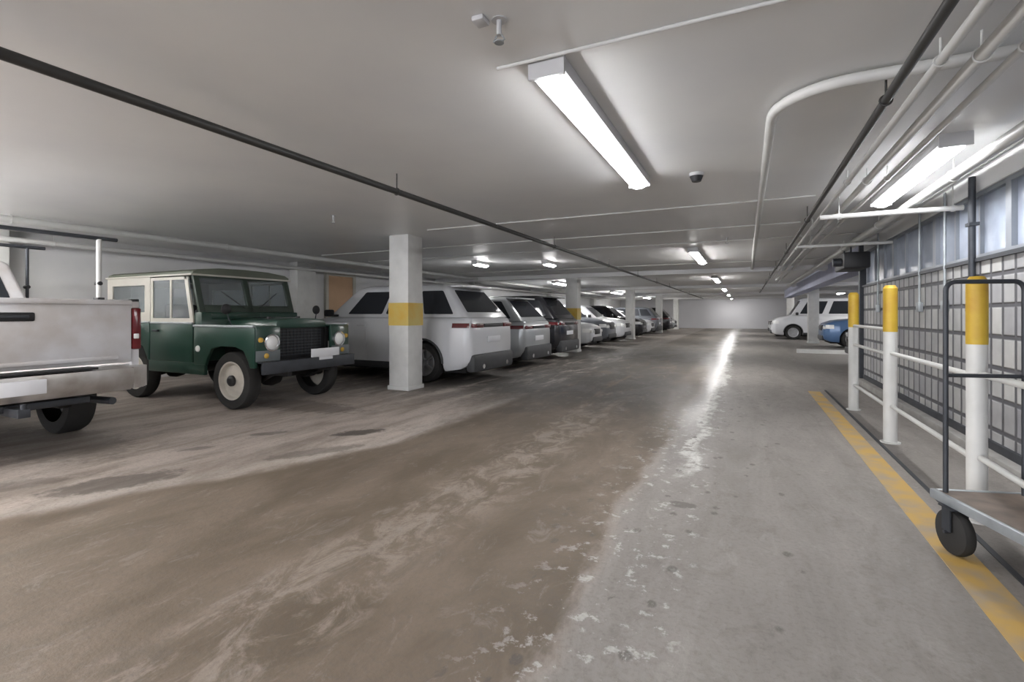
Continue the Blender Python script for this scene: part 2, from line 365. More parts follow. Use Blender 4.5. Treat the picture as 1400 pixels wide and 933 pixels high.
# ------------------------------------------------------------------ columns with yellow band
def column(x, y, label, band=True, w_=.4, nm='concrete_column'):
    t = thing(nm, label, 'column', (x, y, 0), 0, 'concrete columns')
    h = w_/2
    MB().box(-h, h, -h, h, 0, CEIL, bev=.015).build('shaft', 'white_paint', t)
    MB().box(-h-.02, h+.02, -h-.02, h+.02, 0, .07, bev=.01).build('base_collar', 'white_paint', t)
    if band:
        b = MB()
        b.prism([(-h-.006, -h-.006), (h+.006, -h-.006), (h+.006, h+.006), (-h-.006, h+.006)], 1.08, 1.46, 'z').build('yellow_band', 'yellow_soft', t)['label'] = 'yellow painted band'
CX = -5.24
column(CX, 6.77, 'white square column with yellow band in front of the pale crossover, nearest on the left')
column(CX, 15.75, 'white column with yellow band, next down the left row after the nearest one')
column(CX, 24.75, 'white column without clear band, third along the left row', False)
column(CX, 33.75, 'white column far down the left row, fourth from the camera', False)
column(CX, 42.6, 'white column beside the far wall, last of the left row', False)
column(2.62, 24.75, 'white column standing before the white van on the right side', False)
column(2.6, 36.5, 'distant white column on the right near the far wall', False)

# ------------------------------------------------------------------ lamps
def lamp(x, y0, ln, label, wd=.19, axis='y', power=None):
    t = thing('ceiling_light', label, 'light', (x, y0, CEIL), 0 if axis == 'y' else -PI/2, 'ceiling strip lights')
    MB().box(-wd/2, wd/2, 0, ln, -.075, 0, bev=.006).box(-wd/2-.004, wd/2+.004, -.012, 0.01, -.1, 0).box(-wd/2-.004, wd/2+.004, ln-.01, ln+.012, -.1, 0).build('housing', 'housing', t)
    MB().prism([(-wd*.36, -.075), (-wd*.33, -.105), (-wd*.15, -.122), (wd*.15, -.122), (wd*.33, -.105), (wd*.36, -.075)], .03, ln-.03, 'y').build('diffuser', 'tube_bright' if (x < -3.5 and wd > .16) or (x > 4) else 'tube_mid' if y0 > 9 else 'tube', t)
nm = ['nearest strip light over the drive aisle, long and bright', 'second strip light down the drive aisle', 'third strip light down the drive aisle',
      'fourth strip light down the drive aisle', 'fifth strip light far down the aisle', 'last strip light before the far wall']
for i in range(6): lamp(-.93-.03*i, 2.36+8.0*i, 2.44, nm[i])
lamp(-.93, -5.6, 2.44, 'strip light over the aisle behind the viewpoint')
lamp(1.38, 4.62, 2.2, 'strip light among white pipes above the walkway rail')
lamp(1.38, -3.4, 2.44, 'strip light above the walkway behind the viewpoint')
lamp(5.2, 16.0, 2.44, 'strip light over the right parking bay near the dark crossover')
lamp(5.2, 24.0, 2.44, 'strip light over the right parking bay past the first column')
lamp(5.2, 34.0, 2.44, 'strip light over the far right parking bay')
lamp(-6.9, -.75, 2.44, 'added fill light over the pickup truck stall on the left')  # added fill lamp out of frame, brightens the left stalls
lamp(-4.4, -2.4, 2.44, 'added fill light over the stall mouths left of the viewpoint')  # unseen lamp added as fill for the left side
lamp(-9.3, .1, 2.44, 'added fill light by the left wall above the pickup truck nose')  # added lamp out of view, lifts the left wall and ceiling
lamp(-8.6, -4.6, 2.44, 'added fill light over the left stalls behind the viewpoint')  # fill lamp added behind the viewpoint for the left side
lamp(-6.1, 10.6, .62, 'short strip light above the pale crossover, beside the column', wd=.15)
lamp(-4.5, 11.3, .62, 'short strip light in front of the silver grey crossover', wd=.15)
lamp(-7.0, 18.6, 2.44, 'strip light over the left row past the second column')
lamp(-7.0, 28.0, 2.44, 'strip light over the left row past the third column')
lamp(-7.0, 38.0, 2.44, 'strip light over the far end of the left row')

# ------------------------------------------------------------------ pipes
def hung_pipe(name, label, m, pts, r, hangers=(), top=CEIL, group=None, cat='pipe'):
    t = thing(name, label, cat, (0, 0, 0), 0, group)
    t.location = pts[0]; o = Vector(pts[0])
    MB().tube([Vector(p)-o for p in pts], r).build('pipe', m, t)
    for (x, y, z) in hangers:
        q = Vector((x, y, z))-o
        b = MB().cyl((q.x, q.y, q.z+r*.8), (q.x, q.y, top-o.z), .006, n=8)
        b.tube([(q.x+math.cos(a)*(r+.004), q.y, q.z+math.sin(a)*(r+.004)) for a in [2*PI*k/16 for k in range(16)]], .005, 6, closed=True)
        b.build('hanger', m, t)
    return t
zp = 2.43
hung_pipe('sprinkler_pipe', 'black iron pipe hanging along the ceiling left of the strip lights', 'black_pipe', [(-2.97, YB, zp), (-2.97, 40, zp)], .028,
          [(-2.97, y, zp) for y in (-2, 3.7, 7.9, 11.6, 15.1, 18.6, 22, 26, 30, 34, 38)])
hung_pipe('sprinkler_pipe', 'black iron pipe hanging along the ceiling right of the strip lights', 'black_pipe', [(.68, YB, zp), (.68, 30, zp)], .024,
          [(.68, y, zp) for y in (-2, 1.2, 3.25, 7.0, 10.5, 14, 17.5, 21, 25, 29)])
def arc(cx, cy, r, a0, a1, z, n=8): return [(cx+math.cos(a0+(a1-a0)*k/n)*r, cy+math.sin(a0+(a1-a0)*k/n)*r, z) for k in range(n+1)]
zc = CEIL-.045
p = [(.15, 15.5, zc)] + [(.15, 3.6, zc)] + arc(.55, 3.6, .40, PI, PI*1.5, zc)[1:] + [(1.2, 3.2, zc)]
hung_pipe('bent_pipe', 'white pipe bending from along the aisle to across it', 'white_pipe', p, .032)
# white service pipes over the walkway
for i, (x, z, r, lb) in enumerate([(.84, 2.49, .022, 'thin white pipe beside the right black pipe'), (.99, 2.485, .03, 'white pipe second from the right black pipe'),
                                   (1.14, 2.49, .02, 'thin white pipe left of the walkway strip light'), (1.60, 2.46, .045, 'thick white pipe right of the walkway strip light'),
                                   (1.76, 2.52, .028, 'white pipe closest to the block wall')]):
    hung_pipe('service_pipe', lb, 'white_pipe', [(x, YB, z), (x, 18+2*i if x < 1.9 else 10.7, z)], r, [(x, y, z) for y in (1.0, 3.0, 5.4, 8.0, 10.6)], group='white pipes over the walkway')
hung_pipe('branch_pipe', 'white pipe crossing above the walkway from the wall', 'white_pipe', [(.73, 6.3, 2.33), (1.94, 6.3, 2.33)], .026, [(.905, 6.3, 2.33), (1.86, 6.3, 2.33)])
hung_pipe('branch_pipe', 'second white pipe crossing above the walkway, farther off', 'white_pipe', [(.73, 8.9, 2.33), (1.94, 8.9, 2.33)], .024, [(.905, 8.9, 2.33)])
hung_pipe('left_pipe', 'white pipe under the ceiling above the old green four-by-four', 'white_pipe', [(-8.8, YB, 2.53), (-8.8, 40, 2.53)], .05, [(-8.8, y, 2.53) for y in (3, 6, 9, 12, 16, 20)])
hung_pipe('left_pipe', 'thin white pipe near the top of the left wall', 'white_pipe', [(-10.2, YB, 2.42), (-10.2, 40, 2.42)], .04, [(-10.2, y, 2.42) for y in (4, 8, 12)])
# conduits across the ceiling
for y, x0, x1, lb in [(2.33, -1.2, 1.9, 'conduit crossing the ceiling from the nearest strip light'), (6.35, -4.5, .7, 'conduit crossing the ceiling past the nearest strip light'),
                      (8.1, -8.6, .7, 'conduit crossing the ceiling before the second strip light'), (9.6, -8.6, 1.8, 'conduit crossing right before the second strip light'),
                      (13.6, -8.6, 1.8, 'conduit crossing the ceiling just past the second strip light')]:
    tag(MB().tube([(x0, y, CEIL-.011), (x1, y, CEIL-.011)], .010).build('ceiling_conduit', 'conduit'), lb, 'conduit', 'ceiling conduits')
# cross beams farther on
for i, y in enumerate((15.75, 24.75, 33.75, 42.6)): sbox('beam_%d' % (i+1), 'ceil', XL, XR, y-.26, y+.26, CEIL-.13, CEIL)
# sprinkler heads and detector
def sprinkler(x, y, label, big=False):
    t = thing('ceiling_sprinkler', label, 'sprinkler', (x, y, CEIL), 0, 'sprinkler heads')
    MB().cyl((0, 0, -.005), (0, 0, 0), .035).cyl((0, 0, -.07), (0, 0, 0), .012).build('escutcheon', 'housing', t)
    b = MB().cyl((0, 0, -.105), (0, 0, -.10), .022)
    b.tube([(-.012, 0, -.07), (-.028, 0, -.095), (-.006, 0, -.10)], .004, 6).tube([(.012, 0, -.07), (.028, 0, -.095), (.006, 0, -.10)], .004, 6)
    b.build('deflector', 'black' if big else 'galv', t)
t = thing('smoke_detector', 'dark round detector on the ceiling past the nearest strip light', 'detector', (-.42, 4.9, CEIL))
MB().cyl((0, 0, -.03), (0, 0, 0), .065, n=24).build('base', 'housing', t)
MB().cyl((0, 0, -.08), (0, 0, -.03), .04, .06, 24).build('cover', 'black', t)
sprinkler(-1.0, 1.96, 'sprinkler head beside the near end of the nearest strip light')
tag(MB().box(-1.10, -1.04, 1.88, 1.95, CEIL-.025, CEIL, bev=.008).build('junction_box', 'housing'), 'small ceiling junction box beside the near sprinkler head', 'junction box')
sprinkler(-.3, 9.3, 'sprinkler head before the second strip light in the aisle')
sprinkler(-5.0, 4.9, 'sprinkler head over the left stalls by the green four-by-four')
# dark operator box over walkway end
t = thing('gate_operator', 'black motor box hung under the ceiling at the walkway end', 'motor box', (1.66, 10.0, 2.08))
MB().box(-.22, .14, -.45, .45, -.06, .2, bev=.02).build('case', 'black', t)
MB().cyl((-.22, -.2, .06), (-.34, -.2, .06), .07).build('motor', 'steel_dark', t)
MB().cyl((-.1, -.3, .2), (-.1, -.3, .3), .012).cyl((-.1, .3, .2), (-.1, .3, .3), .012).build('hanger', 'steel_dark', t)
# wall mounted dark pipe
t = thing('downpipe', 'dark vertical pipe on the block wall behind the nearest bollard', 'pipe', (WX-.04, 6.0, 0))
MB().tube([(0, 0, 1.0), (0, 0, 2.56)], .028).build('pipe', 'steel_dark', t)
MB().box(-.035, .04, -.05, .05, 1.3, 1.33).box(-.035, .04, -.05, .05, 2.1, 2.13).build('bracket', 'steel_dark', t)
# conduits dropping over the windows
for y, lb in ((6.75, 'thin grey conduit down the windows right of the middle bollard'), (7.6, 'thin grey conduit down the windows by the middle bollard'), (9.7, 'thin grey conduit down the window near the black motor box')):
    tag(MB().tube([(WX-.025, y, 1.4), (WX-.025, y, 2.58)], .013).box(WX-.05, WX-.001, y-.05, y+.05, 1.3, 1.42, bev=.005).build('wall_conduit', 'galv'), lb, 'conduit', 'wall conduits')

# ------------------------------------------------------------------ bollards and rails
BX = 1.29
def bollard(y, label, zt=1.56, zy=1.10, r=.058):
    t = thing('bollard', label, 'bollard', (BX, y, 0), 0, 'walkway bollards')
    MB().cyl((0, 0, 0), (0, 0, zy+.02), r, n=28).build('post', 'white_paint', t)
    MB().cyl((0, 0, zy), (0, 0, zt-.03), r+.002, n=28).cyl((0, 0, zt-.03), (0, 0, zt), r+.002, r*.7, 28).build('yellow_sleeve', 'yellow', t)['label'] = 'yellow top sleeve'
    MB().cyl((0, 0, 0), (0, 0, .012), .085).build('base_plate', 'white_paint', t)
bollard(3.98, 'nearest bollard with yellow top, standing behind the cart', 1.51, 1.09, .051)
bollard(6.0, 'middle bollard with yellow top on the walkway edge')
bollard(7.84, 'farthest bollard with yellow top at the end of the rail')
def rail(y0, y1, z, label):
    t = MB().tube([(BX, y0, z), (BX, y1, z)], .019).build('guard_rail', 'white_pipe'); tag(t, label, 'rail', 'walkway rails')
rail(6.07, 7.77, .34, 'bottom white rail between the middle and farthest bollards')
rail(4.05, 5.93, .37, 'bottom white rail between the nearest and middle bollards')
rail(1.0, 3.92, .40, 'bottom white rail running from the nearest bollard out of frame')
rail(6.07, 7.77, 1.12, 'upper white rail between the middle and farthest bollards')
rail(6.07, 7.77, .87, 'lower white rail between the middle and farthest bollards')
rail(4.05, 5.93, .89, 'white rail between the nearest and middle bollards')
rail(1.0, 3.91, .91, 'white rail running from the nearest bollard out of frame')

# ------------------------------------------------------------------ platform cart
def cart():
    a = math.radians(17)
    t = thing('platform_cart', 'grey platform cart with hoop handle and large black caster on the yellow line', 'cart', (.93, 3.50, 0), a)
    W, Ln, hd = .56, 1.15, .30         # local x across, -y towards the viewer
    MB().box(.02, W-.02, -Ln+.02, -.02, hd-.03, hd-.004).build('deck', 'wood', t)
    fr = MB()
    fr.box(0, .028, -Ln, 0, hd-.05, hd, bev=.006).box(W-.028, W, -Ln, 0, hd-.05, hd, bev=.006)
    fr.box(.028, W-.028, -.028, 0, hd-.05, hd, bev=.006).box(.028, W-.028, -Ln, -Ln+.028, hd-.05, hd, bev=.006)
    fr.build('deck_frame', 'galv', t)
    x0, x1, yy, zt, r = .05, .43, -.05, 1.455, .05
    pts = [(x0, yy, hd-.03), (x0, yy, zt-r)] + [(x0+r-math.cos(q)*r, yy, zt-r+math.sin(q)*r) for q in [PI/2*k/6 for k in range(1, 7)]]
    pts += [(x1-r+math.sin(q)*r, yy, zt-r+math.cos(q)*r) for q in [PI/2*k/6 for k in range(0, 7)]] + [(x1, yy, hd-.03)]
    MB().tube(pts, .0125).build('hoop_handle', 'steel_dark', t)
    MB().tube([(x0, yy, .94), (x1, yy, .94)], .011).build('crossbar', 'steel_dark', t)
    for (cx, cy, big) in ((.03, -.15, 1), (W-.06, -.15, 1), (.03, -Ln+.19, 0), (W-.06, -Ln+.19, 0)):
        c = MB().box(cx-.05, cx+.05, cy-.05, cy+.05, hd-.056, hd-.05)
        c.box(cx-.045, cx-.038, cy-.03, cy+.03, .125, hd-.056).box(cx+.038, cx+.045, cy-.03, cy+.03, .125, hd-.056)
        c.cyl((cx-.055, cy, .118), (cx+.055, cy, .118), .009)
        co = c.build('caster', 'steel_dark', t)
        o = MB().lathe([(.03, -.03), (.098, -.03), (.113, -.024), (.118, -.01), (.118, .01), (.113, .024), (.098, .03), (.03, .03)]).build('caster_wheel', 'rubber', co, (cx, cy, .118), (0, 0, PI/2))
cart()

# ------------------------------------------------------------------ vehicles
def wheel(parent, x, y, r, wd, rimmat='rim', style='alloy', side=1):
    """tyre with a rim sub-part; side +1 = outer face towards +y"""
    h = wd/2
    tyre = MB().lathe([(r*.66, -h*.9), (r*.8, -h), (r*.95, -h*.92), (r, -h*.6), (r, h*.6), (r*.95, h*.92), (r*.8, h), (r*.66, h*.9)], 36, cap=False).build('wheel', 'rubber', parent, (x, y, r), (0, 0, 0 if side > 0 else PI))
    b = MB()
    if style == 'alloy':
        b.lathe([(r*.68, h*.88), (r*.66, h*.93), (r*.6, h*.9), (r*.58, h*.15), (r*.2, h*.1)], 36, cap='end')
        b.lathe([(r*.2, h*.2), (r*.18, h*.7), (r*.08, h*.75)], 24, cap='end')
        for k in range(5):
            for da in (-.13, .13):
                a = 2*PI*k/5+da; m = Matrix.Rotation(a, 4, 'Y')
                b.box(r*.12, r*.62, h*.5, h*.82, -r*.035, r*.035, bev=.004, mtx=m)
        rim = b.build('rim', rimmat, tyre)
    else:
        b.lathe([(r*.68, h*.86), (r*.66, h*.95), (r*.6, h*.9), (r*.55, h*.45), (r*.42, h*.5), (r*.30, h*.72), (r*.2, h*.72)], 36, cap='end')
        rim = b.build('rim', rimmat, tyre)
    return tyre

PROF = [(0, .90), (.06, .95), (.14, .975), (.3, .99), (.5, 1.0), (.68, .995), (.8, .985), (.9, .96), (.96, .92), (1, .84)]
class Body:
    def __init__(s, top, wid, bot, axles, wr):
        s.top, s.wid, s.bot, s.ax, s.wr = top, wid, bot, axles, wr
    def side(s, x, z):
        zb, zt = lerp(s.bot, x), lerp(s.top, x); f = min(1, max(0, (z-zb)/(zt-zb)))
        return lerp(s.wid, x)*lerp(PROF, f)
    def arch(s, x):
        R = s.wr*1.16; z = -1
        for a in s.ax:
            d = abs(x-a)
            if d < R: z = max(z, s.wr+math.sqrt(R*R-d*d))
        return z
    def mesh(s):
        x0, x1 = s.top[0][0], s.top[-1][0]; xs = set()
        n = int((x1-x0)/.07)
        for i in range(n+1): xs.add(round(x0+(x1-x0)*i/n, 4))
        for t in (s.top, s.wid, s.bot): xs.update(round(a, 4) for a, _ in t if x0 <= a <= x1)
        R = s.wr*1.16
        for a in s.ax:
            for q in range(0, 13): xs.add(round(a-math.cos(PI*q/12)*R, 4))
            xs.add(round(a-R-.001, 4)); xs.add(round(a+R+.001, 4))
        xs = sorted(xs); b = MB(); rings = []
        for x in xs:
            zb, zt, w_ = lerp(s.bot, x), lerp(s.top, x), lerp(s.wid, x); az = s.arch(x); half = []
            for f, q in PROF:
                z = zb+(zt-zb)*f; zz = z
                if z < az: zz = az+f*.002
                half.append((w_*q, zz))
            zc0 = half[0][1]
            crown = .025*min(1, (x-x0)/.3, (x1-x)/.3)
            ring = [(-y, z) for y, z in half[::-1]] + [(0, zc0)] + half + [(w_*.5, zt+crown*.8), (0, zt+crown), (-w_*.5, zt+crown*.8)]
            rings.append([b.bm.verts.new((x, y, z)) for y, z in ring])
        n = len(rings[0])
        for A, B in zip(rings, rings[1:]):
            for k in range(n): b.bm.faces.new((A[k], A[(k+1) % n], B[(k+1) % n], B[k]))
        b.bm.faces.new(rings[0]); b.bm.faces.new(rings[-1][::-1])
        return b
    def patch(s, xa, xb, za, zb_, off=.006, sgn=1, nx=8, nz=6, b=None):
        b = b or MB(); G = []
        for i in range(nx+1):
            x = xa+(xb-xa)*i/nx; G.append([b.bm.verts.new((x, sgn*(s.side(x, za+(zb_-za)*j/nz)+off), za+(zb_-za)*j/nz)) for j in range(nz+1)])
        I = [[b.bm.verts.new((v.co.x, v.co.y-sgn*(off+.01), v.co.z)) for v in r] for r in G]
        for i in range(nx):
            for j in range(nz):
                b.bm.faces.new((G[i][j], G[i+1][j], G[i+1][j+1], G[i][j+1])); b.bm.faces.new((I[i][j], I[i][j+1], I[i+1][j+1], I[i+1][j]))
        for i in range(nx):
            b.bm.faces.new((G[i][0], I[i][0], I[i+1][0], G[i+1][0])); b.bm.faces.new((G[i][nz], G[i+1][nz], I[i+1][nz], I[i][nz]))
        for j in range(nz):
            b.bm.faces.new((G[0][j], G[0][j+1], I[0][j+1], I[0][j])); b.bm.faces.new((G[nx][j], I[nx][j], I[nx][j+1], G[nx][j+1]))
        return b
def greenhouse(t, xa, xb, xc, xd, zb, zt, wb, wt, paint, splits, glassm='glass_dark', roofm=None, rear=True, bev=.05):
    """xa windscreen base, xb roof front, xc roof rear, xd rear glass base; splits = side window fractions"""
    lo = [(xa, -wb), (xa, wb), (xd, wb), (xd, -wb)]; hi = [(xb, -wt), (xb, wt), (xc, wt), (xc, -wt)]
    b = MB(); A = [b.bm.verts.new((x, y, zb)) for x, y in lo]; B = [b.bm.verts.new((x, y, zt-.045)) for x, y in hi]
    crown = [((xb*.88+xc*.12), -wt*.82), ((xb*.88+xc*.12), wt*.82), ((xc*.9+xb*.1), wt*.82), ((xc*.9+xb*.1), -wt*.82)]
    Cc = [b.bm.verts.new((x, y, zt)) for x, y in crown]
    for P, Q in ((A, B), (B, Cc)):
        for i in range(4): b.bm.faces.new((P[i], P[(i+1) % 4], Q[(i+1) % 4], Q[i]))
    b.bm.faces.new(A[::-1]); b.bm.faces.new(Cc)
    es = [e for e in b.bm.edges if not all(v in A for v in e.verts)]
    bmesh.ops.bevel(b.bm, geom=es, offset=bev, segments=3, affect='EDGES', profile=.5)
    cab = b.build('cabin', paint, t, ang=50)
    z1 = zt-.045
    F = [(xa, -wb, zb), (xa, wb, zb), (xb, wt, z1), (xb, -wt, z1)]
    MB().quadpanel(F, .07, .93, .05, .88, .006, nrm=(1, 0, .3)).build('windshield', glassm, t)
    if rear:
        Rr = [(xd, wb, zb), (xd, -wb, zb), (xc, -wt, z1), (xc, wt, z1)]
        MB().quadpanel(Rr, .09, .91, .16, .86, .006, nrm=(-1, 0, .3)).build('rear_window', 'glass_dark', t)
    for sg in (1, -1):
        Q = [(xa, sg*wb, zb), (xd, sg*wb, zb), (xc, sg*wt, z1), (xb, sg*wt, z1)]
        for (u0, u1) in splits:
            MB().quadpanel(Q, u0, u1, .1, .84, .006, nrm=(0, sg, .2)).build('side_window', glassm, t)
    return cab
def car(name, label, cat, loc, rz, L, W, H, belt, hood, wr, wb, paint, kind='suv', detail=2, group='parked cars'):
    t = thing(name, label, cat, (*loc, 0), rz, group)
    h = W/2; xr, xf = -L/2, L/2
    fo = (L-wb)*.47; ax = (xf-fo-wb, xf-fo); gc = wr*.62
    if kind == 'suv':
        xa = xf-L*.27; G = (xa, xa-.66, xr+.60, xr+.10)
        top = [(xr, belt-.16), (xr+.05, belt-.03), (xr+.2, belt), (xa-.05, belt), (xa+.1, hood+.03), (xf-.35, hood-.06), (xf-.08, hood-.16), (xf, hood-.3)]
    elif kind == 'van':
        xa = xf-L*.16; G = (xa, xa-.5, xr+.14, xr+.05)
        top = [(xr, belt-.1), (xr+.05, belt), (xa-.05, belt), (xa+.1, hood+.03), (xf-.25, hood-.08), (xf-.06, hood-.2), (xf, hood-.34)]
    else:
        xa = xf-L*.26; G = (xa, xa-.68, xr+1.15, xr+.55)
        top = [(xr, belt-.18), (xr+.05, belt-.06), (xr+.5, belt-.01), (xa-.05, belt), (xa+.1, hood+.03), (xf-.35, hood-.06), (xf-.08, hood-.16), (xf, hood-.28)]
    wid = [(xr, h*.80), (xr+.04, h*.87), (xr+.14, h*.93), (xr+.4, h*.985), (xr+1.1, h), (xf-1.2, h), (xf-.5, h*.96), (xf-.18, h*.87), (xf-.05, h*.76), (xf, h*.66)]
    bot = [(xr, gc+.16), (xr+.25, gc+.04), (xr+.5, gc), (xf-.5, gc), (xf-.2, gc+.02), (xf, gc+.12)]
    B = Body(top, wid, bot, ax, wr)
    B.mesh().build('body', paint, t, ang=45)
    MB().box(xr+.2, xf-.2, -h*.72, h*.72, gc-.05, belt-.3, bev=.03).build('underbody', 'under', t)
    if kind == 'sedan': sp = [(.12, .5), (.54, .9)]
    elif kind == 'van': sp = [(.08, .3), (.36, .92)]
    else: sp = [(.15, .42), (.45, .70), (.73, .93)]
    xA, xB, xC, xD = G
    greenhouse(t, xA, xB, xC, xD, belt-.01, H, h*.90, h*.70 if kind != 'van' else h*.82, paint, sp, bev=.09 if kind == 'suv' else .05)
    for x in ax:
        for sg in (1, -1): wheel(t, x, sg*(h-.125), wr, .22, side=sg)
    for sg in (1, -1):
        q = MB(); B.patch(xf-.32, xf-.07, hood-.34, hood-.2, .008, sg, b=q); q.box(xf-.075, xf+.002, min(sg*h*.45, sg*h*.78), max(sg*h*.45, sg*h*.78), hood-.36, hood-.26, bev=.01); q.build('headlight', 'lens', t)
        q = MB(); B.patch(xr+.03, xr+.36, belt-.20, belt-.115, .008, sg, b=q); q.box(xr-.012, xr+.04, min(sg*h*.42, sg*h*.82), max(sg*h*.42, sg*h*.82), belt-.20, belt-.12, bev=.01); q.build('tail_light', 'red', t)
        m = MB().box(xA-.32, xA-.2, min(sg*(h+.02), sg*(h+.2)), max(sg*(h+.02), sg*(h+.2)), belt+.0, belt+.14, bev=.03)
        m.box(xA-.3, xA-.24, min(sg*(h-.12), sg*(h+.06)), max(sg*(h-.12), sg*(h+.06)), belt-.0, belt+.04); m.build('mirror', 'black', t)
    MB().box(xf-.06, xf+.015, -h*.38, h*.38, hood-.42, hood-.22, bev=.015).build('grille', 'black', t)
    MB().box(xf-.12, xf+.04, -h*.66, h*.66, gc+.06, gc+.24, bev=.04).build('front_bumper', 'trimgrey', t)
    MB().box(xr-.05, xr+.15, -h*.84, h*.84, gc-.02, gc+.31, bev=.06).build('rear_bumper', 'trimgrey', t)
    MB().box(xr-.02, xr+.01, -.26, .26, belt-.48, belt-.37, bev=.004).build('licence_plate', 'plate', t)
    if detail > 1:
        for sg in (1, -1):
            e1, e0 = min(xA-.1, ax[1]-wr*1.22), max(xA-2.12, ax[0]+wr*1.22); md = xA-1.12 if kind != 'van' else (e0+e1)/2
            for (da, db) in ((md, e1), (e0, md-.03)):
                d = B.patch(da, db, gc+.16, belt-.04, .005, sg).build('door', paint, t, ang=45)
                y = B.side(da+.12, belt-.16)
                MB().box(da+.04, da+.24, min(sg*(y-.01), sg*(y+.035)), max(sg*(y-.01), sg*(y+.035)), belt-.18, belt-.15, bev=.01).build('door_handle', paint, d)
            q = B.patch(ax[0]+wr*1.2, ax[1]-wr*1.2, gc+.0, gc+.13, .012, sg).build('sill_trim', 'trimgrey', t)
            for a in ax:
                R = wr*1.18; b = MB(); pts = [(a+math.cos(q)*R, sg*(B.side(a, wr+.3)+.004), wr+math.sin(q)*R) for q in [PI*k/16 for k in range(17)]]
                b.tube(pts, .022, 8).build('arch_trim', 'trimgrey', t)
        if kind == 'suv':
            MB().box(xC-.06-.2, xC+.02, -h*.6, h*.6, H-.075, H-.035, bev=.012).build('roof_spoiler', paint, t)
            for sg in (1, -1): MB().cyl((xr-.06, sg*h*.5, gc+.08), (xr+.05, sg*h*.5, gc+.08), .045).build('exhaust_tip', 'chrome', t)
            MB().box(xr-.02, xr+.02, -h*.40, h*.40, belt-.195, belt-.125, bev=.008).build('light_garnish', 'black', t)
    return t
PIR = PI
# left row (noses in = rz PI)
car('suv', 'white crossover parked nose-in right behind the nearest column', 'car', (-4.42-2.36, 8.42), PI, 4.72, 1.92, 1.85, 1.22, 1.16, .37, 2.87, 'paint_white')
car('suv', 'silver grey crossover parked beyond the white crossover', 'car', (-4.55-2.3, 11.05), PI, 4.6, 1.86, 1.70, 1.12, 1.08, .35, 2.7, 'paint_silver')
car('suv', 'black crossover parked just before the second left column', 'car', (-4.6-2.35, 13.5), PI, 4.7, 1.88, 1.80, 1.16, 1.12, .36, 2.8, 'paint_black')
car('sedan', 'white sedan facing the aisle just past the second left column', 'car', (-4.9-2.3, 17.5), 0, 4.6, 1.8, 1.48, .98, .95, .33, 2.7, 'paint_white', 'sedan')
car('suv', 'dark grey crossover facing the aisle, left of the third column', 'car', (-5.0-2.3, 20.1), 0, 4.6, 1.86, 1.68, 1.1, 1.06, .35, 2.7, 'paint_grey')
car('suv', 'white crossover facing the aisle next to the third column', 'car', (-4.9-2.3, 22.6), 0, 4.6, 1.86, 1.68, 1.1, 1.06, .35, 2.7, 'paint_white', detail=1)
car('suv', 'black crossover just past the third left column', 'car', (-4.9-2.3, 26.7), 0, 4.6, 1.86, 1.72, 1.1, 1.06, .35, 2.7, 'paint_black', detail=1)
car('sedan', 'white sedan between the third and fourth left columns', 'car', (-4.9-2.3, 29.3), 0, 4.6, 1.8, 1.48, .98, .95, .33, 2.7, 'paint_white', 'sedan', detail=1)
car('suv', 'dark grey crossover just before the fourth left column', 'car', (-4.9-2.3, 31.8), PI, 4.6, 1.86, 1.7, 1.1, 1.06, .35, 2.7, 'paint_grey', detail=1)
car('suv', 'black crossover past the fourth left column', 'car', (-4.8-2.3, 36.0), PI, 4.6, 1.86, 1.7, 1.1, 1.06, .35, 2.7, 'paint_black', detail=1)
car('sedan', 'silver sedan deep in the far left corner', 'car', (-4.8-2.3, 38.8), 0, 4.6, 1.8, 1.48, .98, .95, .33, 2.7, 'paint_silver', 'sedan', detail=1)
# right bays
car('suv', 'black crossover parked beyond the end of the block wall', 'car', (2.3+2.3, 14.3), PI, 4.6, 1.86, 1.66, 1.1, 1.06, .35, 2.7, 'paint_black', detail=1)
car('suv', 'blue crossover in the right bay before the column', 'car', (2.6+2.3, 22.2), PI, 4.6, 1.86, 1.7, 1.12, 1.06, .35, 2.7, 'paint_blue', detail=1)
car('van', 'white van parked in the right bay past the column', 'van', (1.15+2.6, 28.6), PI, 5.2, 1.95, 2.05, 1.2, 1.12, .35, 3.2, 'paint_white', 'van')
car('suv', 'white crossover beyond the white van on the right', 'car', (1.2+2.3, 32.2), PI, 4.6, 1.86, 1.75, 1.12, 1.06, .35, 2.7, 'paint_white', detail=1)

# ---- wheel stop on the right
tag(MB().prism([(-.09, 0), (.09, 0), (.06, .12), (-.06, .12)], -1.2, 1.2, 'x').build('wheel_stop', 'white_paint', None, (2.7, 18.5, 0)), 'low white concrete stop on the floor of the right bay', 'wheel stop')

